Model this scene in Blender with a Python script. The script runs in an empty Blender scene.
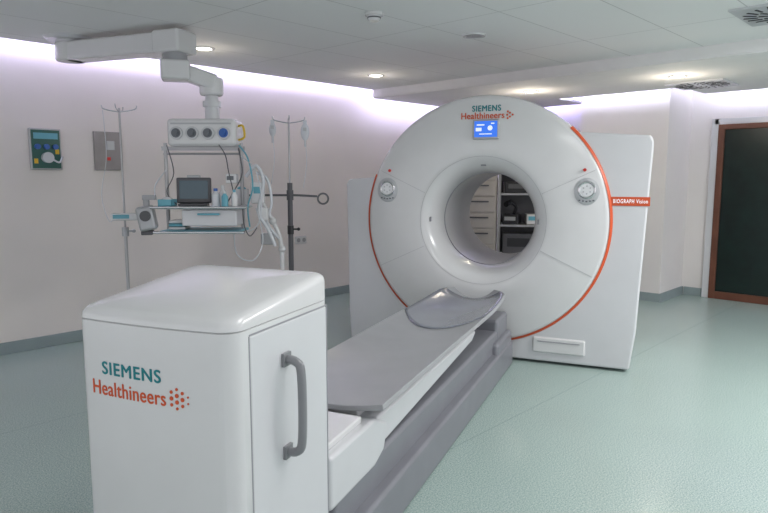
import bpy, bmesh, math
from mathutils import Vector, Matrix
from math import radians, sin, cos, pi

ROT=46.4
CA,SA=cos(radians(ROT)),sin(radians(ROT))
def W(x,y,z=0.0): return Vector((x*CA+y*SA,-x*SA+y*CA,z))
COL=bpy.context.scene.collection

# ---------------------------------------------------------------- materials
def mat(name,color,rough=0.5,metal=0.0,coat=0.0,emit=None,estr=0.0,var=0.04,nscale=6.0):
    m=bpy.data.materials.new(name); m.use_nodes=True
    nt=m.node_tree; p=nt.nodes['Principled BSDF']
    p.inputs['Roughness'].default_value=rough
    p.inputs['Metallic'].default_value=metal
    p.inputs['Coat Weight'].default_value=coat
    p.inputs['Coat Roughness'].default_value=0.15
    n=nt.nodes.new('ShaderNodeTexNoise'); n.inputs['Scale'].default_value=nscale
    tc=nt.nodes.new('ShaderNodeTexCoord'); nt.links.new(tc.outputs['Object'],n.inputs['Vector'])
    r=nt.nodes.new('ShaderNodeValToRGB')
    r.color_ramp.elements[0].position=0.3; r.color_ramp.elements[1].position=0.7
    r.color_ramp.elements[0].color=tuple(c*(1-var) for c in color)+(1,)
    r.color_ramp.elements[1].color=tuple(min(1,c*(1+var)) for c in color)+(1,)
    nt.links.new(n.outputs['Fac'],r.inputs['Fac']); nt.links.new(r.outputs['Color'],p.inputs['Base Color'])
    if emit:
        p.inputs['Emission Color'].default_value=tuple(emit)+(1,); p.inputs['Emission Strength'].default_value=estr
    return m

WHITE=mat('white_plastic',(0.69,0.69,0.70),0.25,coat=0.4,var=0.015)
WHITE2=mat('white_panel',(0.63,0.635,0.66),0.30,coat=0.3,var=0.015)
WALL=mat('wall_paint',(0.79,0.74,0.715),0.75,var=0.02,nscale=2)
WALLW=mat('wall_paint_pale',(0.76,0.73,0.72),0.75,var=0.02,nscale=2)
BEIGE=mat('beige_laminate',(0.42,0.39,0.365),0.5)
BASEB=mat('skirting',(0.27,0.33,0.34),0.45)
GREY=mat('grey_plastic',(0.205,0.208,0.235),0.42,coat=0.15)
GREYL=mat('pallet_grey',(0.34,0.345,0.365),0.38,coat=0.2)
GREYD=mat('headrest_grey',(0.22,0.235,0.275),0.24,coat=0.4)
DARK=mat('dark_plastic',(0.02,0.02,0.025),0.35)
DGREY=mat('dark_grey',(0.09,0.09,0.10),0.4)
KNOB=mat('knob_grey',(0.13,0.14,0.16),0.4)
HANDLE=mat('handle_grey',(0.22,0.225,0.24),0.32,coat=0.3)
ORANGE=mat('orange_paint',(0.62,0.085,0.02),0.4)
TEALT=mat('teal_print',(0.0,0.20,0.23),0.4)
SEAM=mat('seam_grey',(0.30,0.30,0.33),0.5)
SEAML=mat('fine_seam_grey',(0.42,0.42,0.44),0.5)
METAL=mat('steel',(0.42,0.42,0.43),0.4,metal=0.7)
CHROME=mat('chrome',(0.7,0.7,0.72),0.18,metal=1.0)
SILVER=mat('silver_plastic',(0.42,0.43,0.45),0.35,metal=0.3)
SILV2=mat('pale_silver',(0.50,0.51,0.53),0.35,metal=0.3)
BLUE=mat('blue_screen',(0.02,0.1,0.5),0.3,emit=(0.04,0.2,0.9),estr=0.6)
SWHITE=mat('screen_white',(0.8,0.8,0.8),0.3,emit=(0.8,0.9,1.0),estr=0.45)
GLOW=mat('lamp_glassy',(0.75,0.76,0.78),0.12,coat=1.0)
WOOD=mat('reddish_wood',(0.14,0.05,0.028),0.45,var=0.2,nscale=3)
GLASS=mat('dark_door_glass',(0.004,0.014,0.012),0.3,var=0.3)
CYAN=mat('cyan_plastic',(0.13,0.40,0.50),0.35)
BLUEP=mat('blue_plastic',(0.03,0.12,0.42),0.4)
CLEAR=mat('clear_bag',(0.60,0.62,0.66),0.15,coat=0.5)
RED=mat('red_plastic',(0.6,0.03,0.02),0.4)
YEL=mat('yellow_plastic',(0.75,0.5,0.03),0.4)
GREEN=mat('green_gas_panel',(0.02,0.11,0.09),0.3)
LEDM=mat('led_strip',(1,1,1),0.5,emit=(0.70,0.66,1.0),estr=24)
LEDV=mat('led_strip_violet',(1,1,1),0.5,emit=(0.50,0.46,1.0),estr=24)
LEDW=mat('led_strip_white',(1,1,1),0.5,emit=(0.78,0.78,1.0),estr=32)
LAMP=mat('lamp_disc',(1,1,1),0.5,emit=(1,0.93,0.8),estr=9)

def floor_mat():
    m=bpy.data.materials.new('speckled_vinyl'); m.use_nodes=True; nt=m.node_tree; p=nt.nodes['Principled BSDF']
    tc=nt.nodes.new('ShaderNodeTexCoord')
    n=nt.nodes.new('ShaderNodeTexNoise'); n.inputs['Scale'].default_value=135; n.inputs['Detail'].default_value=4; n.inputs['Roughness'].default_value=0.85
    n2=nt.nodes.new('ShaderNodeTexNoise'); n2.inputs['Scale'].default_value=1.3
    nt.links.new(tc.outputs['Object'],n.inputs['Vector']); nt.links.new(tc.outputs['Object'],n2.inputs['Vector'])
    r=nt.nodes.new('ShaderNodeValToRGB'); e=r.color_ramp.elements
    e[0].position=0.38; e[0].color=(0.22,0.32,0.295,1); e[1].position=0.63; e[1].color=(0.55,0.64,0.61,1)
    x=e.new(0.5); x.color=(0.37,0.475,0.445,1)
    nt.links.new(n.outputs['Fac'],r.inputs['Fac'])
    mx=nt.nodes.new('ShaderNodeMixRGB'); mx.blend_type='MULTIPLY'; mx.inputs['Fac'].default_value=0.1
    nt.links.new(r.outputs['Color'],mx.inputs['Color1']); nt.links.new(n2.outputs['Fac'],mx.inputs['Color2'])
    br=nt.nodes.new('ShaderNodeTexBrick'); br.offset=0; br.inputs['Scale'].default_value=1.0
    br.inputs['Brick Width'].default_value=30; br.inputs['Row Height'].default_value=2.0; br.inputs['Mortar Size'].default_value=0.004
    br.inputs['Color1'].default_value=(1,1,1,1); br.inputs['Color2'].default_value=(1,1,1,1); br.inputs['Mortar'].default_value=(0.80,0.84,0.84,1)
    nt.links.new(tc.outputs['Object'],br.inputs['Vector'])
    m2=nt.nodes.new('ShaderNodeMixRGB'); m2.blend_type='MULTIPLY'; m2.inputs['Fac'].default_value=1
    nt.links.new(mx.outputs['Color'],m2.inputs['Color1']); nt.links.new(br.outputs['Color'],m2.inputs['Color2'])
    nt.links.new(m2.outputs['Color'],p.inputs['Base Color'])
    p.inputs['Roughness'].default_value=0.24
    return m
def ceil_mat():
    m=bpy.data.materials.new('ceiling_tiles'); m.use_nodes=True; nt=m.node_tree; p=nt.nodes['Principled BSDF']
    tc=nt.nodes.new('ShaderNodeTexCoord')
    br=nt.nodes.new('ShaderNodeTexBrick'); br.offset=0; br.inputs['Scale'].default_value=1.0
    br.inputs['Brick Width'].default_value=1.2; br.inputs['Row Height'].default_value=0.6; br.inputs['Mortar Size'].default_value=0.004
    br.inputs['Color1'].default_value=(0.85,0.85,0.85,1); br.inputs['Color2'].default_value=(0.83,0.83,0.835,1); br.inputs['Mortar'].default_value=(0.58,0.58,0.58,1)
    nt.links.new(tc.outputs['Object'],br.inputs['Vector']); nt.links.new(br.outputs['Color'],p.inputs['Base Color'])
    p.inputs['Roughness'].default_value=0.8
    return m
FLOORM=floor_mat(); CEILM=ceil_mat()
CEILP=mat('plaster_ceiling',(0.83,0.82,0.82),0.8,var=0.015)

# ---------------------------------------------------------------- builder
class B:
    def __init__(s): s.bm=bmesh.new()
    def box(s,size,c,rz=0,rx=0,ry=0):
        M=Matrix.Translation(c)@Matrix.Rotation(radians(rz),4,'Z')@Matrix.Rotation(radians(ry),4,'Y')@Matrix.Rotation(radians(rx),4,'X')@Matrix.Diagonal((size[0],size[1],size[2],1))
        bmesh.ops.create_cube(s.bm,size=1,matrix=M); return s
    def cyl(s,p0,p1,r,r2=None,seg=28):
        p0=Vector(p0);p1=Vector(p1);d=p1-p0
        q=d.to_track_quat('Z','Y').to_matrix().to_4x4()
        bmesh.ops.create_cone(s.bm,cap_ends=True,segments=seg,radius1=r,radius2=r if r2 is None else r2,depth=d.length,matrix=Matrix.Translation((p0+p1)/2)@q); return s
    def sph(s,c,r,sc=(1,1,1),seg=20):
        bmesh.ops.create_uvsphere(s.bm,u_segments=seg,v_segments=seg//2,radius=r,matrix=Matrix.Translation(c)@Matrix.Diagonal((*sc,1))); return s
    def prism(s,poly,a0,a1,plane='xz'):
        def P(u,v,w):
            return {'xz':(u,w,v),'xy':(u,v,w),'yz':(w,u,v)}[plane]
        A=[s.bm.verts.new(P(u,v,a0)) for u,v in poly]; C=[s.bm.verts.new(P(u,v,a1)) for u,v in poly]
        s.bm.faces.new(A); s.bm.faces.new(C[::-1]); n=len(poly)
        for i in range(n): s.bm.faces.new((A[i],C[i],C[(i+1)%n],A[(i+1)%n]))
        return s
    def lathe(s,prof,c=(0,0,0),axis='Z',seg=96,a0=0,a1=360,closed=True):
        M=Matrix.Translation(c)
        full=abs(a1-a0)>=360; n=seg if full else seg+1
        rings=[]
        for i in range(n):
            t=radians(a0+(a1-a0)*i/seg); ring=[]
            for r,h in prof:
                if axis=='Z': v=(r*cos(t),r*sin(t),h)
                elif axis=='Y': v=(r*cos(t),h,r*sin(t))
                else: v=(h,r*cos(t),r*sin(t))
                ring.append(s.bm.verts.new(M@Vector(v)))
            rings.append(ring)
        m=len(prof)
        for i in range(seg):
            R0=rings[i];R1=rings[(i+1)%n]
            for j in range(m if closed else m-1):
                k=(j+1)%m
                try: s.bm.faces.new((R0[j],R0[k],R1[k],R1[j]))
                except ValueError: pass
        if not full:
            s.bm.faces.new(rings[0]); s.bm.faces.new(rings[-1][::-1])
        return s
    def tube(s,pts,r,seg=12,sub=6):
        P=[Vector(p) for p in pts]
        if sub>1 and len(P)>2:
            Q=[]
            for i in range(len(P)-1):
                p0=P[max(i-1,0)];p1=P[i];p2=P[i+1];p3=P[min(i+2,len(P)-1)]
                for k in range(sub):
                    t=k/sub
                    Q.append(0.5*((2*p1)+(p2-p0)*t+(2*p0-5*p1+4*p2-p3)*t*t+(3*p1-p0-3*p2+p3)*t**3))
            Q.append(P[-1]); P=Q
        t0=(P[1]-P[0]).normalized(); nrm=t0.orthogonal().normalized(); rings=[]
        for i,p in enumerate(P):
            t=(P[min(i+1,len(P)-1)]-P[max(i-1,0)]).normalized()
            nrm=(nrm-t*nrm.dot(t)).normalized(); b=t.cross(nrm)
            rings.append([s.bm.verts.new(p+r*(nrm*cos(2*pi*k/seg)+b*sin(2*pi*k/seg))) for k in range(seg)])
        for i in range(len(P)-1):
            for k in range(seg):
                s.bm.faces.new((rings[i][k],rings[i][(k+1)%seg],rings[i+1][(k+1)%seg],rings[i+1][k]))
        s.bm.faces.new(rings[0][::-1]); s.bm.faces.new(rings[-1]); return s
    def stack(s,rings):
        R=[[s.bm.verts.new(p) for p in ring] for ring in rings]
        for i in range(len(R)-1):
            n=len(R[i])
            for k in range(n): s.bm.faces.new((R[i][k],R[i][(k+1)%n],R[i+1][(k+1)%n],R[i+1][k]))
        s.bm.faces.new(R[-1]); s.bm.faces.new(R[0][::-1]); return s
    def grid(s,fn,us,vs):
        V=[[s.bm.verts.new(fn(u,v)) for v in vs] for u in us]
        for i in range(len(us)-1):
            for j in range(len(vs)-1):
                s.bm.faces.new((V[i][j],V[i+1][j],V[i+1][j+1],V[i][j+1]))
        return s
    def make(s,name,m,parent=None,bevel=0,bseg=3,loc=None,solid=0,sharp=35,label=None,recalc=True):
        if recalc: bmesh.ops.recalc_face_normals(s.bm,faces=s.bm.faces)
        for f in s.bm.faces: f.smooth=True
        for e in s.bm.edges:
            if len(e.link_faces)==2 and e.calc_face_angle(0)>radians(sharp): e.smooth=False
        me=bpy.data.meshes.new(name); s.bm.to_mesh(me); s.bm.free()
        o=bpy.data.objects.new(name,me); COL.objects.link(o); me.materials.append(m)
        if parent: o.parent=parent
        if loc is not None: o.location=loc
        if solid:
            md=o.modifiers.new('sol','SOLIDIFY'); md.thickness=solid; md.offset=-1
        if bevel:
            md=o.modifiers.new('bev','BEVEL'); md.width=bevel; md.segments=bseg; md.limit_method='ANGLE'; md.angle_limit=radians(30); md.harden_normals=True
        if label: o['label']=label
        return o
def root(name,x,y,z,rot,label,cat,group=None):
    o=bpy.data.objects.new(name,None); COL.objects.link(o); o.empty_display_size=0.1
    o.location=W(x,y,z); o.rotation_euler=(0,0,radians(rot-ROT))
    o['label']=label; o['category']=cat
    if group: o['group']=group
    return o
def rroot(name,a,b,z,rot,label,cat,group=None):
    o=root(name,0,0,0,rot+ROT,label,cat,group); o.location=(a,b,z); return o
def text(name,body,size,m,parent,loc,rot=(90,0,0),bold=0.0,width=None,space=1.0,bend=None):
    c=bpy.data.curves.new(name,'FONT'); c.body=body; c.size=size; c.align_x='CENTER'; c.align_y='CENTER'
    c.space_character=space
    t=bpy.data.objects.new('tmp',c); COL.objects.link(t); bpy.context.view_layer.update()
    me=bpy.data.meshes.new_from_object(t.evaluated_get(bpy.context.evaluated_depsgraph_get()))
    bpy.data.objects.remove(t)
    xs=[v.co.x for v in me.vertices]; k=(width/(max(xs)-min(xs))) if width else 1; mid=(max(xs)+min(xs))/2
    for v in me.vertices: v.co.x=(v.co.x-mid)*k
    bm=bmesh.new()
    for dx,dy,dz in ((0,0,0),(bold,0,0.0002),(-bold,0,0.0004),(0,bold*0.6,0.0006),(0,-bold*0.6,0.0008)):
        n0=len(bm.verts); bm.from_mesh(me); bm.verts.ensure_lookup_table()
        for v in bm.verts[n0:]: v.co+=Vector((dx,dy,dz))
        if bold==0: break
    if bend:
        for v in bm.verts: v.co.z+=bend(v.co.x+loc[0])
    bm.to_mesh(me); bm.free()
    o=bpy.data.objects.new(name,me); COL.objects.link(o); me.materials.clear(); me.materials.append(m)
    for pl in me.polygons: pl.material_index=0
    o.parent=parent; o.location=loc; o.rotation_euler=tuple(radians(r) for r in rot); return o
def struct(o): o['kind']='structure'; return o

# ---------------------------------------------------------------- room (axis aligned)
struct(B().box((12.4,9.9,0.1),(2.6,1.2,-0.05)).make('floor',FLOORM))
struct(B().box((12.5,0.12,2.9),(2.65,5.89,1.45)).make('wall_left',WALL))
struct(B().box((0.12,9.0,2.9),(8.36,1.33,1.45)).make('wall_back',WALLW))
struct(B().box((0.743,1.07,2.9),(7.9285,3.245,1.45)).make('wall_column',WALLW))
struct(B().box((9.2,9.1,0.03),(1.1,1.05,2.545)).make('ceiling',CEILM))
poly=[(5.7,-3.5),(8.05,-3.5),(8.05,2.5),(7.33,2.5),(7.33,3.98),(8.05,3.98),(8.05,5.6),(5.7,5.6)]
struct(B().prism(poly,2.43,2.46,'xy').make('ceiling.001',CEILP))
struct(B().box((0.03,9.1,0.10),(5.7,1.05,2.49)).make('ceiling.003',CEILP))
struct(B().box((12.4,9.9,0.06),(2.2,0.95,2.88)).make('ceiling.002',CEILP))
struct(B().box((11.7,0.03,0.04),(2.3,5.530,2.585)).make('trim_1',LEDM))
struct(B().box((0.03,1.55,0.04),(8.0,4.8,2.485)).make('trim_2',LEDV))
struct(B().box((0.03,1.4,0.04),(7.275,3.24,2.485)).make('trim_3',LEDW))
struct(B().box((0.03,5.5,0.04),(8.0,-0.3,2.485)).make('trim_4',LEDW))
struct(B().box((11.7,0.02,0.10),(2.3,5.82,0.05)).make('baseboard_left',BASEB,bevel=0.005))
struct(B().box((0.02,2.0,0.10),(8.29,4.8,0.05)).make('baseboard_back',BASEB,bevel=0.005))
struct(B().prism([(8.3,2.69),(7.537,2.69),(7.537,3.80),(8.3,3.80),(8.3,3.78),(7.557,3.78),(7.557,2.71),(8.3,2.71)],0,0.10,'xy').make('baseboard_column',BASEB))
struct(B().box((0.02,0.24,0.10),(8.29,2.56,0.05)).make('baseboard_back.001',BASEB,bevel=0.005))
struct(B().box((0.04,1.5,2.07),(8.28,1.62,1.035)).make('door_1',GLASS))
f=B()
f.box((0.06,0.07,2.08),(8.265,2.345,1.04)).box((0.06,0.07,2.08),(8.265,0.9,1.04)).box((0.06,1.38,0.06),(8.265,1.62,2.05)).box((0.06,1.38,0.09),(8.265,1.62,0.045))
struct(f.make('trim_5',WOOD,bevel=0.006))
f=B(); f.box((0.05,0.08,2.15),(8.275,2.42,1.075)).box((0.05,1.62,0.07),(8.275,1.62,2.115))
struct(f.make('trim_6',WHITE2,bevel=0.006))

# ---------------------------------------------------------------- gantry
CZ=1.12
g=root('scanner_gantry',0.77,5.03,0,-22.5,'large white ring-shaped scanner gantry with orange stripes and round bore','medical scanner')
prof=[(0.985,1.12),(0.985,0.06),(0.978,0.025),(0.962,0.008),(0.94,0.0),(0.58,0.0),(0.535,0.003),(0.508,0.009),(0.488,0.019),(0.468,0.034),(0.449,0.054),(0.432,0.080),(0.417,0.113),(0.404,0.155),(0.394,0.21),(0.388,0.27),(0.385,0.34),(0.383,1.10),(0.42,1.17),(0.50,1.2),(0.93,1.2)]
B().lathe(prof,(0,0,CZ),'Y',seg=160).make('ring_cover',WHITE,g,sharp=40)
B().lathe([(0.389,0.28),(0.389,0.288),(0.382,0.288),(0.382,0.28)],(0,0,CZ),'Y',seg=96).make('bore_seam',SEAM,g)
B().lathe([(0.509,0.0075),(0.512,0.0065),(0.512,0.013),(0.509,0.013)],(0,0,CZ),'Y',seg=128).make('funnel_seam',SEAML,g)
def arc(r,a0,a1,n=24): return [(r*cos(radians(a0+(a1-a0)*i/n)),CZ+r*sin(radians(a0+(a1-a0)*i/n))) for i in range(n+1)]
rw=arc(0.97,-90,45,40)[::-1]+[(0.0,0.02),(1.15,0.02),(1.185,0.3),(1.245,1.72),(1.22,1.765)]
B().prism(rw,0.03,1.15,'xz').make('side_cover',WHITE2,g,bevel=0.018,sharp=30)
lw=arc(0.97,159,270,40)+[(0.0,0.02),(-1.16,0.02),(-1.18,0.3),(-1.20,1.41),(-1.175,1.45)]
B().prism(lw,0.03,1.15,'xz').make('side_cover',WHITE2,g,bevel=0.018,sharp=30)
for a0,a1 in ((-84,47),(158,262)):
    b=B(); b.lathe([(0.971,0.010),(0.971,0.030),(0.988,0.05),(0.993,0.035),(0.984,0.018)],(0,0,CZ),'Y',seg=60,a0=a0,a1=a1)
    b.make('orange_stripe',ORANGE,g)
for ang in (155,205,-25,25):
    c,s_=cos(radians(ang)),sin(radians(ang))
    B().box((0.43,0.006,0.0028),(0.735*c,0.001,CZ+0.735*s_),ry=-ang).make('panel_seam',SEAML,g)
sz=1.795+CZ-1.08
B().box((0.21,0.02,0.155),(0.03,-0.006,sz)).make('display_frame',SILVER,g,bevel=0.012)
B().box((0.18,0.004,0.122),(0.03,-0.018,sz+0.003)).make('display_screen',BLUE,g)
b=B(); b.box((0.06,0.002,0.010),(-0.01,-0.021,sz+0.035)).box((0.045,0.002,0.026),(-0.025,-0.021,sz)).cyl((0.065,-0.020,sz+0.01),(0.065,-0.022,sz+0.01),0.019).box((0.10,0.002,0.007),(0.03,-0.021,sz-0.035)).box((0.026,0.002,0.009),(0.085,-0.021,sz+0.045))
b.make('screen_icons',SWHITE,g)
tz=CZ-1.08-0.040
text('lettering','SIEMENS',0.064,TEALT,g,(0.03,-0.003,1.995+tz),bold=0.0020,width=0.225,space=1.12)
text('lettering','Healthineers',0.070,ORANGE,g,(0.0,-0.003,1.940+tz),bold=0.0018,width=0.34,space=1.05)
def dots(parent,x,y,z,s,name='dot_emblem',k0=0.36,bend=None):
    b=B()
    pts=[(0,0,1),(0,1,.8),(0,-1,.8),(1,.5,1),(1,-.5,1),(1,1.5,.7),(1,-1.5,.7),(2,0,1),(2,1,.8),(2,-1,.8),(3,.5,.5),(3,-.5,.5)]
    for i,j,k in pts:
        yy=y-(bend(x+i*s) if bend else 0)
        b.cyl((x+i*s,yy,z+j*s),(x+i*s,yy-0.0015,z+j*s),s*k0*k,seg=14)
    return b.make(name,ORANGE,parent)
b=B()
for i,j in ((0,0),(1,.9),(1,-.9),(2,0),(0.2,1.6),(0.2,-1.6)): b.cyl((0.192+i*0.021,-0.001,1.942+tz+j*0.016),(0.192+i*0.021,-0.004,1.942+tz+j*0.016),0.0078,seg=14)
b.make('dot_emblem',ORANGE,g)
for sx in (-1,1):
    cx=sx*0.80; cz=1.36
    b=B(); b.lathe([(0.0001,-0.008),(0.078,-0.008),(0.090,-0.004),(0.092,0.006),(0.0001,0.006)],(cx,0,cz),'Y',seg=48)
    for v in b.bm.verts: v.co.z=cz+(v.co.z-cz)*1.12
    b.make('control_panel',SILV2,g)
    b=B(); b.lathe([(0.050,-0.008),(0.050,-0.013),(0.058,-0.016),(0.066,-0.013),(0.068,-0.008)],(cx,0,cz+0.012),'Y',seg=36)
    b.make('lamp_rim',CHROME,g)
    B().lathe([(0.0001,-0.012),(0.025,-0.0118),(0.050,-0.0105),(0.050,-0.008),(0.0001,-0.008)],(cx,0,cz+0.012),'Y',seg=36).make('lamp_lens',GLOW,g)
    b=B()
    for k in range(6):
        a=radians(60*k+30); b.cyl((cx+0.028*cos(a),-0.011,cz+0.012+0.028*sin(a)),(cx+0.028*cos(a),-0.0135,cz+0.012+0.028*sin(a)),0.006,seg=12)
    b.make('lens_pattern',SILVER,g)
    for k in range(5):
        B().box((0.014,0.006,0.010),(cx-0.05+k*0.025,-0.009,cz-0.074+abs(k-2)*0.004)).make('control_button',KNOB,g,bevel=0.002)
    B().cyl((cx+sx*-0.02,-0.001,cz+0.16),(cx+sx*-0.02,-0.012,cz+0.16),0.012).make('stop_button',RED,g)
for ang in (180,0,90):
    c,s_=cos(radians(ang)),sin(radians(ang))
    b=B(); b.box((0.012,0.030,0.04),(0.440*c,0.066,CZ+0.440*s_),ry=-ang)
    b.make('laser_window',SEAM,g,bevel=0.004)
b=B(); b.box((0.40,0.03,0.125),(0.63,0.03,0.155)); b.make('vent_panel',WHITE,g,bevel=0.02)
b=B(); b.box((0.32,0.004,0.006),(0.63,0.013,0.185)); b.make('vent_slot',SEAM,g)
b=B(); b.box((0.268,0.01,0.066),(1.104,0.03,1.29)); b.make('orange_badge',ORANGE,g,bevel=0.002)
text('lettering','BIOGRAPH Vision',0.042,SWHITE,g,(1.104,0.0235,1.29),bold=0.0003,width=0.235,space=1.22)
B().box((2.1,1.0,0.05),(0,0.6,0.026)).make('plinth',DGREY,g)

# ---------------------------------------------------------------- patient table
t=root('patient_table',0.79,5.13,0,-22.5,'white scanner patient table with grey curved pallet and end tower','scanner table')
B().prism([(-3.2,0),(-0.16,0),(-0.16,0.20),(-3.2,0.20)],-0.30,0.315,'yz').make('floor_track',GREY,t,bevel=0.02)
B().prism([(-3.15,0.18),(-0.3,0.18),(-0.3,0.34),(-3.15,0.34)],-0.25,0.262,'yz').make('upper_track',GREY,t,bevel=0.022)
b=B(); b.box((0.62,0.50,0.28),(-0.005,-0.41,0.14)); b.make('track_housing',GREY,t,bevel=0.03,bseg=4)
b=B(); b.box((0.55,0.36,0.17),(-0.01,-0.34,0.335)); b.make('track_housing',GREY,t,bevel=0.025,bseg=4)
# low white block beside the tower plus slim white side edge under the pallet
B().prism([(-3.19,0.30),(-2.80,0.30),(-2.70,0.335),(-2.66,0.44),(-2.80,0.505),(-3.19,0.505)],-0.252,0.268,'yz').make('pedestal',WHITE2,t,bevel=0.018,bseg=4)
B().prism([(-2.74,0.345),(-1.2,0.43),(-1.1,0.475),(-1.15,0.485),(-2.74,0.485)],-0.235,0.252,'yz').make('carriage_side',WHITE2,t,bevel=0.015,bseg=3)
b=B(); b.box((0.47,0.32,0.03),(0,-3.02,0.517)); b.make('pedestal_lid',WHITE,t,bevel=0.008)
def hw(q):
    w=0.285
    if q<0.95:
        k=(0.95-q)/0.65; w=0.285-0.035*min(k,1)**2
    if q<0.38: w-=0.06*((0.38-q)/0.08)**2
    return w
def zc(q): return 0.575+ 0.030*max(0,(1.0-q)/0.7)**2
def pz(q,v):
    sag=0.030+0.045*max(0,min(1,(1.8-q)/1.1))
    return zc(q)-sag*(1-abs(v)**2.2)
def pal(q,v): return Vector((0.022+v*hw(q),-q,pz(q,v)))
qs=[0.28,0.285,0.295,0.31,0.33,0.38,0.43,0.5,0.6,0.7,0.8,0.9]+[1.0+0.182*i for i in range(11)]
vs=[-1,-0.97]+[-0.9+0.1*i for i in range(19)]+[0.97,1]
B().grid(pal,qs,vs).make('pallet',GREYL,t,solid=0.024,bevel=0.004,sharp=60,recalc=False)
def hfn(u,v):
    q=0.32+u*(1.05-0.30*v*v)
    return Vector((0.022+v*hw(q)*0.97,-q,pz(q,v*0.97)+0.006))
B().grid(hfn,[i/16 for i in range(17)],[-1+0.1*i for i in range(21)]).make('headrest_pad',GREYD,t,solid=0.004,sharp=60,recalc=False)
B().prism([(-0.55,0.475),(-0.9,0.47),(-1.8,0.48),(-2.76,0.51),(-2.76,0.46),(-0.9,0.43),(-0.6,0.455)],-0.15,0.17,'yz').make('carriage_beam',WHITE,t,bevel=0.008)
TY=-3.455; TX=-0.006; H=0.272; HY=0.267
def outline(ins,r,n=9,bul=0.016):
    hx=H-ins; hy=HY-ins; pts=[]
    def corner(cx,cy,a,rr):
        for i in range(n+1):
            tt=radians(a+90*i/n); pts.append([cx+rr*cos(tt),cy+rr*sin(tt)])
    corner(hx-r,hy-r,0,r); corner(-hx+r,hy-r,90,r); rl=r*0.8; corner(-hx+rl,-hy+rl,180,rl)
    R=r*1.3
    x0=-hx+rl; x1=hx-R
    for i in range(1,14): pts.append([x0+(x1-x0)*i/14,-hy])
    corner(hx-R,-hy+R,270,R)
    for p_ in pts:
        if p_[1]<0: p_[1]-=bul*(1-(p_[0]/hx)**2)*min(1,(-p_[1]/hy)**4)
    return [(x+TX,y+TY) for x,y in pts]
def bend(x): return 0.016*(1-((x-TX)/H)**2)
b=B()
b.stack([[(x,y,z) for x,y in outline(i_,0.040)] for i_,z in ((0.006,0.03),(0,0.036),(0,1.062),(0.003,1.064))])
tow=b.make('tower',WHITE,t,sharp=50)
B().box((0.47,0.47,0.03),(TX,TY,0.015)).make('tower_foot',DGREY,t)
b=B(); rings=[]
def slope(y,zz): return (0.030*((y-TY)/0.267)+0.002) if zz>1.08 else 0
for ins,zz in ((0.003,1.065),(0.0,1.067),(0.0,1.100),(0.002,1.110),(0.007,1.118),(0.015,1.124),(0.030,1.128),(0.08,1.132),(0.14,1.135),(0.2,1.136)):
    rings.append([(x,y,zz+slope(y,zz)) for x,y in outline(ins,max(0.040-ins*0.12,0.02))])
b.stack(rings).make('tower_cap',WHITE,tow,sharp=50)
b=B(); b.box((0.012,0.44,0.945),(0.261,TY+0.025,0.572)); b.make('side_panel',WHITE2,tow,bevel=0.006,bseg=3)
for (sy,sz_,cy,cz_) in ((0.445,0.005,0.025,1.047),(0.005,0.945,-0.198,0.572),(0.005,0.945,0.246,0.572)):
    B().box((0.003,sy,sz_),(0.2655,TY+cy,cz_)).make('panel_gap',SEAM,tow)
hy=TY-0.020
b=B(); b.tube([(0.264,hy,0.935),(0.305,hy,0.93),(0.322,hy,0.89),(0.322,hy,0.70),(0.305,hy,0.655),(0.264,hy,0.65)],0.0135,seg=14)
b.box((0.012,0.04,0.04),(0.271,hy,0.935)).box((0.012,0.04,0.04),(0.271,hy,0.65))
b.make('handle',HANDLE,tow,label='grey curved grab handle')
yf=TY-0.2675
text('lettering','SIEMENS',0.052,TEALT,tow,(-0.072,yf,0.928),bold=0.0016,width=0.215,space=1.12,bend=bend)
text('lettering','Healthineers',0.060,ORANGE,tow,(-0.086,yf,0.868),bold=0.0012,width=0.272,space=1.05,bend=bend)
dots(tow,0.070,yf,0.874,0.018,k0=0.34,bend=bend)

# ---------------------------------------------------------------- wall panels
p=rroot('medical_gas_panel',1.95,5.83,1.70,0,'dark green wall panel with blue gas fittings and hose','wall panel')
B().box((0.25,0.03,0.345),(0,-0.015,0)).make('panel_frame',METAL,p,bevel=0.006)
B().box((0.225,0.01,0.32),(0,-0.031,0)).make('panel_face',GREEN,p)
for i in range(3):
    B().cyl((-0.07+0.07*i,-0.03,0.02),(-0.07+0.07*i,-0.06,0.02),0.022).make('gas_socket',BLUEP,p)
B().box((0.19,0.006,0.05),(0,-0.038,0.11)).make('panel_strip',CYAN,p)
b=B(); b.cyl((0.0,-0.036,-0.07),(0.0,-0.08,-0.07),0.045).tube([(0.03,-0.06,-0.08),(0.08,-0.09,-0.11),(0.11,-0.08,-0.06)],0.008)
b.make('gas_regulator',CLEAR,p)
B().box((0.03,0.004,0.04),(-0.085,-0.038,-0.1)).make('panel_tag',YEL,p)
B().box((0.03,0.004,0.04),(0.085,-0.038,-0.02)).make('panel_tag',YEL,p)
PSTEEL=mat('brushed_panel',(0.29,0.27,0.27),0.45,metal=0.3,var=0.08,nscale=9)
p=rroot('socket_panel',2.48,5.83,1.70,0,'plain brushed steel wall panel with small socket','wall panel')
B().box((0.25,0.02,0.345),(0,-0.01,0)).make('panel_plate',PSTEEL,p,bevel=0.004)
B().box((0.07,0.012,0.08),(0.02,-0.024,0.05)).make('socket',SILVER,p,bevel=0.004)
B().box((0.03,0.012,0.03),(0.0,-0.024,-0.07)).make('switch',RED,p,bevel=0.004)
p=rroot('wall_outlet',4.69,5.83,0.73,0,'white double electrical outlet on the wall','outlet')
B().box((0.16,0.02,0.09),(0,-0.01,0)).make('outlet_plate',WHITE,p,bevel=0.006)
for x in (-0.04,0.04): B().cyl((x,-0.02,0),(x,-0.023,0),0.025).make('socket',GREYL,p)

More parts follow.
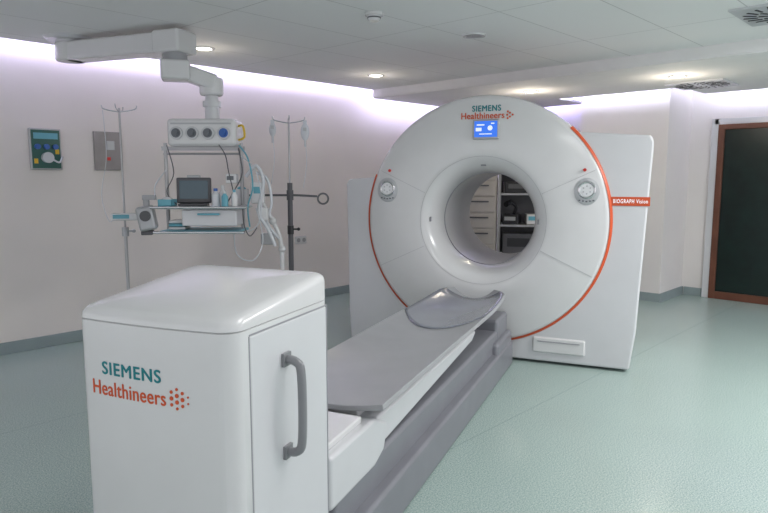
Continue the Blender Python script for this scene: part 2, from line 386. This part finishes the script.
# ---------------------------------------------------------------- ceiling fittings
def downlight(x,y,z,on=True,e=5.0):
    p=root('ceiling_downlight',x,y,z,0,'small round ceiling downlight with white rim','ceiling light','downlights in the ceiling')
    B().lathe([(0.062,0.0),(0.062,-0.008),(0.085,-0.012),(0.092,0.0)],seg=36).make('rim',WHITE,p)
    B().cyl((0,0,-0.001),(0,0,-0.010),0.062).make('lamp_glass',LAMP if on else GREYL,p)
    if on:
        L=bpy.data.lights.new('bulb','POINT'); L.energy=e; L.shadow_soft_size=0.05; L.color=(1,0.88,0.72)
        o=bpy.data.objects.new('lamp_bulb',L); COL.objects.link(o); o.parent=p; o.location=(0,0,-0.24)
downlight(0.679,4.94,2.53,False); downlight(-0.084,6.83,2.53,True,1.5); downlight(-1.495,5.42,2.53,True,1.2)
downlight(2.82,6.24,2.43); downlight(1.66,7.33,2.43)
p=root('smoke_detector',-0.065,4.29,2.53,0,'white round ceiling smoke detector','smoke detector')
B().lathe([(0.0001,0),(0.06,0),(0.06,-0.018),(0.045,-0.022),(0.04,-0.045),(0.03,-0.052),(0.0001,-0.052)],seg=36).make('detector_body',WHITE,p)
B().lathe([(0.041,-0.028),(0.046,-0.028),(0.046,-0.036),(0.041,-0.036)],seg=36).make('detector_ring',DGREY,p)
def diffuser(x,y,z,s=0.56):
    p=root('ceiling_vent',x,y,z,ROT,'square white swirl air vent with dark radial slots','air vent','swirl vents in the ceiling')
    B().box((s,s,0.016),(0,0,-0.007)).make('vent_plate',WHITE2,p,bevel=0.003)
    b=B()
    for rr_,n in ((0.20,20),(0.11,12)):
        for i in range(n):
            a=360/n*i; b.box((0.085,0.014,0.004),((rr_+0.02)*cos(radians(a)),(rr_+0.02)*sin(radians(a)),-0.017),rz=a+25)
    b.make('vent_slots',DARK,p)
diffuser(3.32,6.77,2.43); diffuser(2.60,4.22,2.53)

# ---------------------------------------------------------------- ceiling pendant
ox,oy=-2.42,5.04
p=root('ceiling_pendant',ox,oy,2.53,0,'white articulated ceiling pendant arm with gauge head and equipment shelf','medical pendant')
def L(x,y,z): return (x-ox,y-oy,z-2.53)
b=B(); b.cyl(L(ox,oy,2.53),L(ox,oy,2.42),0.10).cyl(L(ox,oy,2.53),L(ox,oy,2.505),0.19,0.16)
b.make('ceiling_mount',WHITE2,p,bevel=0.006)
b=B(); ang=math.degrees(math.atan2(4.68-5.04,-1.5+2.42)); ln=math.hypot(0.92,0.36)
b.box((ln,0.18,0.14),L((ox-1.5)/2,(oy+4.68)/2,2.42),rz=ang); b.cyl(L(ox,oy,2.35),L(ox,oy,2.49),0.11).box((0.23,0.22,0.155),L(-1.5,4.68,2.42),rz=ang)
b.make('boom_arm',WHITE,p,bevel=0.02,bseg=4)
b=B(); b.cyl(L(-1.5,4.68,2.36),L(-1.5,4.68,2.24),0.085); b.make('swivel_joint',GREYL,p,bevel=0.008)
b=B(); b.box((0.34,0.15,0.11),L(-1.39,4.72,2.20),rz=16,ry=18); b.box((0.20,0.19,0.14),L(-1.5,4.68,2.225),rz=16); b.cyl(L(-1.27,4.77,2.06),L(-1.27,4.77,2.19),0.085)
b.make('lower_arm',WHITE,p,bevel=0.02)
b=B(); b.cyl(L(-1.27,4.77,2.10),L(-1.27,4.77,1.88),0.045,0.055).cyl(L(-1.27,4.77,2.02),L(-1.27,4.77,1.98),0.066); b.make('drop_column',WHITE2,p)
b=B(); b.box((0.50,0.26,0.20),L(-1.33,4.80,1.79)); hd=b.make('gauge_head',WHITE,p,bevel=0.03,bseg=5)
for i in range(4):
    x=-1.51+0.115*i
    b=B(); b.cyl(L(x,4.672,1.785),L(x,4.658,1.785),0.034).cyl(L(x,4.66,1.785),L(x,4.640,1.785),0.018); b.make('gauge_knob',KNOB if i!=3 else BLUEP,p)
    b=B(); b.lathe([(0.034,-0.162),(0.046,-0.162),(0.048,-0.150),(0.034,-0.150)],(x-ox,4.82-oy,1.785-2.53),'Y',seg=28); b.make('gauge_ring',SILV2,p)
B().box((0.44,0.004,0.012),L(-1.33,4.668,1.853)).make('gauge_strip',SILVER,p)
b=B(); b.tube([L(-1.08,4.76,1.84),L(-1.04,4.74,1.84),L(-1.03,4.74,1.76),L(-1.08,4.76,1.74)],0.008,sub=3); b.make('head_handle',YEL,p)
b=B()
for x in (-1.645,-1.075):
    b.cyl(L(x,4.82,1.72),L(x,4.82,1.06),0.014,seg=16)
b.box((0.62,0.03,0.03),L(-1.36,4.82,1.68)).cyl(L(-1.66,4.82,1.64),L(-1.06,4.82,1.64),0.008,seg=12)
b.make('support_rail',METAL,p)
b=B(); b.box((0.62,0.36,0.02),L(-1.33,4.74,1.245)); b.make('shelf',WHITE,p,bevel=0.008)
b=B(); b.box((0.58,0.34,0.02),L(-1.34,4.74,1.07)); b.make('shelf',CYAN,p,bevel=0.006)
b=B(); b.tube([L(-1.66,4.60,1.25),L(-1.66,4.54,1.25),L(-1.62,4.53,1.25),L(-1.04,4.53,1.25),L(-1.0,4.54,1.25),L(-1.0,4.60,1.25)],0.009,sub=3); b.make('shelf_rail',CHROME,p)
b=B(); b.tube([L(-1.65,4.60,1.07),L(-1.65,4.55,1.07),L(-1.61,4.54,1.07),L(-1.06,4.54,1.07),L(-1.02,4.55,1.07),L(-1.02,4.60,1.07)],0.009,sub=3); b.make('shelf_rail',CHROME,p)
b=B(); b.box((0.40,0.30,0.12),L(-1.27,4.74,1.172)); dr=b.make('drawer_unit',WHITE2,p,bevel=0.01)
b=B(); b.box((0.16,0.02,0.014),L(-1.27,4.575,1.20)); b.make('drawer_handle',CYAN,dr,bevel=0.004)
for pts,r_,m_ in (
  ([(-1.09,4.80,1.68),(-1.05,4.72,1.5),(-1.10,4.70,1.38),(-1.16,4.66,1.27)],0.005,DGREY),
  ([(-1.62,4.78,1.70),(-1.55,4.70,1.5),(-1.60,4.68,1.36),(-1.52,4.64,1.27)],0.004,DGREY),
  ([(-1.08,4.78,1.70),(-1.00,4.70,1.60),(-0.97,4.70,1.40),(-1.01,4.70,1.25),(-1.0,4.7,1.1)],0.006,CYAN),
  ([(-1.12,4.70,1.06),(-1.08,4.62,0.90),(-0.96,4.62,0.86),(-0.90,4.68,1.0),(-0.95,4.70,1.24)],0.004,CLEAR),
  ([(-1.20,4.66,1.70),(-1.14,4.60,1.62),(-1.12,4.60,1.5),(-1.10,4.64,1.36)],0.004,DGREY),
  ([(-1.04,4.66,1.24),(-1.02,4.60,1.12),(-0.98,4.60,1.04),(-0.93,4.62,1.10)],0.004,DGREY),
  ([(-1.06,4.74,1.62),(-0.94,4.66,1.52),(-0.90,4.66,1.30),(-0.93,4.66,1.12),(-1.02,4.66,1.06)],0.004,CLEAR),
  ([(-1.64,4.80,1.52),(-1.70,4.72,1.40),(-1.68,4.68,1.30)],0.005,CLEAR)):
    b=B(); b.tube([L(*q_) for q_ in pts],r_,seg=8); b.make('supply_cable',m_,p)
p=root('syringe_pump',-1.13,4.74,1.42,0,'white syringe pump with grey display clamped on pendant rail','medical device')
B().box((0.08,0.08,0.07),(0,0,0.035)).make('pump_body',WHITE,p,bevel=0.01)
B().box((0.05,0.004,0.03),(-0.005,-0.041,0.04)).make('pump_display',KNOB,p)

MSCR=mat('monitor_glass',(0.02,0.03,0.04),0.2,emit=(0.10,0.16,0.2),estr=0.25)
p=root('patient_monitor',-1.415,4.72,1.256,8,'small black upright patient monitor with dark screen on shelf','monitor')
b=B(); b.box((0.21,0.12,0.016),(0,-0.01,0.009)); b.make('monitor_base',DGREY,p,bevel=0.004)
b=B(); b.box((0.25,0.04,0.19),(0,0.03,0.112),rx=-4); b.make('monitor_body',DGREY,p,bevel=0.010)
b=B(); b.box((0.205,0.004,0.135),(0,0.008,0.118),rx=-4); b.make('monitor_screen',MSCR,p)
b=B(); b.box((0.10,0.02,0.02),(0,0.03,0.215)); b.make('carry_handle',SILVER,p,bevel=0.006)
def bottle(x,y,z,r,h,m,capm,label):
    p=root('plastic_bottle',x,y,z,0,label,'bottle','bottles on the equipment shelf')
    B().lathe([(0.0001,0),(r,0),(r,h*0.65),(r*0.45,h*0.82),(r*0.4,h*0.86),(0.0001,h*0.86)],seg=24).make('bottle_body',m,p)
    B().cyl((0,0,h*0.85),(0,0,h),r*0.5,seg=20).make('bottle_cap',capm,p)
bottle(-1.225,4.62,1.256,0.03,0.13,CLEAR,BLUEP,'clear plastic bottle with blue cap on shelf')
bottle(-1.20,4.73,1.256,0.026,0.15,WHITE,WHITE,'white plastic bottle with white cap on shelf')
bottle(-1.155,4.60,1.256,0.024,0.11,CYAN,WHITE,'cyan plastic bottle with white cap on shelf')
bottle(-1.09,4.62,1.256,0.022,0.12,WHITE,CYAN,'white plastic bottle with cyan cap on shelf')
p=root('supply_box',-1.585,4.64,1.256,0,'open cyan plastic supply tray with folded wipes','tray')
b=B(); b.box((0.10,0.12,0.008),(0,0,0.004)).box((0.10,0.006,0.05),(0,-0.057,0.025)).box((0.10,0.006,0.05),(0,0.057,0.025)).box((0.006,0.12,0.05),(-0.047,0,0.025)).box((0.006,0.12,0.05),(0.047,0,0.025)); b.make('tray',CYAN,p)
b=B(); b.sph((0,0,0.045),0.045,(0.9,0.9,0.5)); b.make('wipes',WHITE,p)
p=root('glove_box',-1.09,4.86,1.256,0,'white cardboard glove box with blue gloves on shelf','box')
b=B(); b.box((0.10,0.08,0.12),(0,0,0.06)); b.make('carton',WHITE,p,bevel=0.003)
b=B(); b.sph((0,0,0.12),0.035,(1,0.7,0.6)); b.make('glove',CYAN,p)
p=root('folded_towel',-1.53,4.73,1.08,4,'folded white and blue cloth on the lower shelf','cloth')
for i in range(3): B().box((0.12,0.18,0.022),(0,0,0.012+0.024*i)).make('fold_layer',WHITE if i!=1 else CYAN,p,bevel=0.009)
p=root('ventilator_unit',-1.725,4.60,1.03,12,'grey portable ventilator unit clamped on pendant rail','medical device')
b=B(); b.box((0.12,0.14,0.18),(0,0,0.14),ry=-10); b.make('device_body',SILVER,p,bevel=0.025,bseg=4)
b=B(); b.cyl((0,-0.07,0.16),(0,-0.09,0.16),0.038).cyl((0,-0.09,0.16),(0,-0.093,0.16),0.026); b.make('device_dial',DGREY,p)
b=B(); b.cyl((0.0,0,0.22),(0.0,0,0.28),0.022).box((0.09,0.05,0.035),(0.02,0.0,0.29)); b.make('device_neck',GREYL,p,bevel=0.005)
b=B(); b.box((0.08,0.1,0.03),(0,0,0.035)); b.make('device_foot',DGREY,p,bevel=0.008)

p=root('breathing_hose',-0.98,4.80,1.05,0,'white corrugated breathing hoses hanging from the pendant','hose')
b=B(); b.tube([(-0.05,-0.05,0.42),(0.03,-0.05,0.50),(0.08,-0.05,0.38),(0.04,-0.05,0.16),(0.10,-0.05,0.04),(0.16,-0.05,-0.10)],0.013); b.make('hose',CLEAR,p)
b=B(); b.tube([(0.02,0,0.45),(0.10,0.0,0.40),(0.13,0,0.22),(0.09,0.0,0.08),(0.18,0,-0.05)],0.011); b.make('hose',CLEAR,p)
b=B(); b.box((0.10,0.06,0.16),(0.03,-0.02,0.30)); b.make('hose_holder',WHITE,p,bevel=0.012)
b=B(); b.box((0.07,0.05,0.10),(0.07,-0.02,0.14)); b.make('hose_holder',WHITE,p,bevel=0.012)
b=B(); b.box((0.05,0.004,0.05),(0.03,-0.052,0.32)); b.make('holder_label',CYAN,p)

def iv_stand(x,y,label,top,full):
    p=root('infusion_stand',x,y,0,10,label,'iv stand')
    b=B(); b.cyl((0,0,0.08),(0,0,1.05),0.0125 if not full else 0.017,seg=16).cyl((0,0,1.0),(0,0,top),0.008,seg=14); b.make('pole',METAL,p)
    b=B()
    for k in range(5):
        a=radians(72*k); b.tube([(0,0,0.10),(0.12*cos(a),0.12*sin(a),0.09),(0.27*cos(a),0.27*sin(a),0.055)],0.012,seg=10,sub=3)
    b.make('leg_base',METAL,p)
    for k in range(5):
        a=radians(72*k); b=B(); b.cyl((0.27*cos(a)-0.012,0.27*sin(a),0.028),(0.27*cos(a)+0.012,0.27*sin(a),0.028),0.027,seg=18); b.make('caster',DGREY,p)
    b=B()
    for s_ in (-1,1):
        b.tube([(0,0,top-0.03),(s_*0.07,0,top-0.02),(s_*0.12,0,top-0.005),(s_*0.13,0,top+0.02)],0.0045,seg=8,sub=4)
        b.tube([(0,0,top-0.03),(0,s_*0.07,top-0.02),(0,s_*0.12,top-0.005),(0,s_*0.13,top+0.02)],0.0045,seg=8,sub=4)
    b.make('hook',CHROME,p)
    b=B(); b.cyl((0,0,1.0),(0,0,1.07),0.026,seg=20).cyl((0,0,1.04),(0.06,0,1.04),0.007,seg=10).sph((0.065,0,1.04),0.014); b.make('height_clamp',DARK if full else SILVER,p)
    return p
s1=iv_stand(-2.06,5.02,'chrome infusion stand with hooks and small cyan pump',2.0,False)
q=root('infusion_pump',-2.02,4.93,1.13,10,'small white and cyan infusion pump clamped on a pole','medical device')
b=B(); b.box((0.20,0.09,0.055),(0,0,0.03)); b.make('pump_body',WHITE,q,bevel=0.012)
b=B(); b.box((0.12,0.004,0.03),(-0.02,-0.045,0.033)); b.make('pump_panel',CYAN,q)
b=B(); b.box((0.06,0.05,0.05),(-0.02,0.055,0.03)); b.make('pump_clamp',DGREY,q)
b=B(); b.tube([(-0.14,0.07,0.85),(-0.13,0.07,0.5),(-0.17,0.03,0.2),(-0.12,0.0,0.0),(-0.07,-0.02,0.03)],0.003,seg=6); b.make('infusion_line',CLEAR,q)
s2=iv_stand(-0.77,5.2,'silver and dark infusion stand with fluid bags and ring side arm',1.93,True)
b=B(); b.cyl((0,0,0.10),(0,0,1.42),0.021,seg=18); b.make('pole_sleeve',DGREY,s2)
b=B(); b.tube([(-0.36,-0.02,1.32),(0,-0.02,1.32),(0.22,-0.02,1.31)],0.009,seg=10); b.cyl((0,0,1.28),(0,0,1.36),0.028,seg=18)
b.make('side_arm',DGREY,s2)
b=B(); b.lathe([(0.035,-0.008),(0.050,-0.008),(0.050,0.008),(0.035,0.008)],(0.268,-0.02,1.29),'Y',seg=32); b.make('arm_ring',DGREY,s2)
def bag(x,y,z,h,lab):
    q=root('fluid_bag',x,y,z,0,lab,'iv bag')
    b=B(); b.sph((0,0,-h/2-0.02),h/2,(0.5,0.2,1)); b.box((0.03,0.004,0.03),(0,0,-0.012)); b.make('bag',CLEAR,q)
    b=B(); b.box((0.028,0.002,0.028),(0,-h*0.105,-h/2)); b.make('bag_label',SILVER,q)
    b=B(); b.tube([(0,0,-h-0.01),(0.01,0,-h-0.2),(-0.02,0,-h-0.4)],0.003,seg=6); b.cyl((0,0,-h-0.01),(0,0,-h-0.07),0.009,seg=10); b.make('drip_line',CLEAR,q)
bag(-0.642,5.22,1.92,0.14,'clear fluid bag hanging from a stand hook')
bag(-0.898,5.18,1.92,0.11,'small clear fluid bag on a stand hook')
p=root('support_arm',-0.86,5.0,0,0,'white articulated support arm on a floor pole','support arm')
b=B(); b.tube([(-0.12,0,1.30),(-0.02,0,1.12),(0.04,0,0.95),(0.05,0,0.6),(0.05,0,0.04)],0.017,seg=12); b.sph((-0.02,0,1.12),0.03).sph((0.05,0,0.9),0.03)
b.make('arm_segment',WHITE,p)
b=B(); b.cyl((0.05,0,0.0),(0.05,0,0.04),0.13,0.11); b.make('arm_foot',DGREY,p)
b=B(); b.box((0.11,0.05,0.09),(-0.06,0,0.98)); b.make('arm_box',GREYL,p,bevel=0.01)

# ---------------------------------------------------------------- equipment beyond bore
p=root('drawer_cabinet',1.11,8.0,0,-12,'tall beige drawer cabinet with dark horizontal handles','cabinet')
B().box((0.60,0.45,1.62),(0,0.235,0.81)).make('cabinet_body',BEIGE,p,bevel=0.005)
for i in range(8):
    d=B().box((0.56,0.02,0.18),(0,0.0,0.12+0.2*i)).make('drawer',BEIGE,p,bevel=0.005)
    B().box((0.26,0.02,0.018),(0.08,-0.02,0.16+0.2*i)).make('handle',DGREY,d)
RX,RY=1.86,8.0; RR=-12
p=root('equipment_rack',RX,RY,0,RR,'metal equipment rack with dark shelves behind the scanner','shelf rack')
for x in (-0.4,0.4):
    for y in (0,0.4): B().box((0.03,0.03,1.6),(x,y,0.8)).make('rack_post',METAL,p)
for z in (0.45,0.85,1.25,1.55): B().box((0.84,0.44,0.025),(0,0.2,z)).make('shelf',METAL if z<1.5 else DGREY,p)
B().box((0.80,0.01,1.5),(0,0.42,0.8)).make('back_panel',DGREY,p)
def rackbox(name,x,z,s,m,lab,cat,fm=None,rz=0):
    o=root(name,*( (Vector((RX,RY))+Vector((cos(radians(RR))*x-sin(radians(RR))*0.2, sin(radians(RR))*x+cos(radians(RR))*0.2))) ),z+0.014,RR+rz,lab,cat)
    B().box(s,(0,0,s[2]/2)).make('case',m,o,bevel=0.01)
    B().box((s[0]*0.7,0.01,s[2]*0.4),(0,-s[1]/2-0.003,s[2]*0.6)).make('front_plate',fm or (DARK if m is not DARK else SILVER),o)
    return o
rackbox('equipment_case',-0.20,1.25,(0.30,0.3,0.14),DARK,'black electronic case with dark front plate','equipment',DGREY,6)
rackbox('equipment_case',0.18,1.25,(0.34,0.3,0.2),DGREY,'dark grey electronic case on a rack shelf','equipment',DARK)
o=rackbox('equipment_case',-0.24,0.85,(0.20,0.3,0.12),DARK,'black desktop instrument with angled arm and round head','equipment',SILVER,-8)
b=B(); b.tube([(0.02,0.02,0.12),(0.05,0.0,0.22),(-0.02,-0.06,0.29)],0.022,seg=14); b.cyl((-0.02,-0.03,0.28),(-0.06,-0.12,0.25),0.035); b.make('angled_arm',DARK,o)
rackbox('storage_box',0.01,0.85,(0.15,0.3,0.13),WHITE,'white storage box on a rack shelf','box',CYAN,5)
o=rackbox('equipment_case',0.25,0.85,(0.22,0.3,0.16),DGREY,'dark grey electronic case on a rack shelf','equipment',DARK,-4)
rackbox('equipment_case',-0.15,0.45,(0.4,0.3,0.28),DGREY,'grey electronic case with dark front plate','equipment',DARK)

# ---------------------------------------------------------------- lighting
def area(x,y,z,sx,sy,e,col):  # out-of-view ceiling fill lights, added to brighten the room
    p=root('added_fill_panel',x,y,z,ROT,'unseen ceiling fill panel added to light the room','ceiling light','added fill light panels')
    B().box((sx,sy,0.012),(0,0,-0.006)).make('fill_panel_plate',WHITE,p)
    Ld=bpy.data.lights.new('area','AREA'); Ld.shape='RECTANGLE'; Ld.size=sx; Ld.size_y=sy; Ld.energy=e; Ld.color=col
    o=bpy.data.objects.new('fill_lamp',Ld); COL.objects.link(o); o.parent=p; o.location=(0,0,-0.02)
area(0.9,1.9,2.53,0.6,1.2,18,(1.0,0.98,0.97))
area(3.4,3.2,2.53,0.6,1.2,92,(1.0,0.98,0.97))
area(-0.6,-1.2,2.53,0.6,1.2,12,(1.0,0.98,0.97))

w=bpy.data.worlds.new('World'); bpy.context.scene.world=w; w.use_nodes=True
w.node_tree.nodes['Background'].inputs['Color'].default_value=(0.97,0.96,1.0,1)
w.node_tree.nodes['Background'].inputs['Strength'].default_value=0.98

cam=bpy.data.cameras.new('cam'); co=bpy.data.objects.new('camera',cam); COL.objects.link(co)
cam.sensor_width=36; cam.lens=632/768*36
co.location=(0,0,1.47); co.rotation_euler=(radians(90-7.2),0,radians(-ROT))
cam.clip_start=0.05
bpy.context.scene.camera=co
vs_=bpy.context.scene.view_settings; vs_.view_transform='Standard'; vs_.look='None'; vs_.exposure=0.2
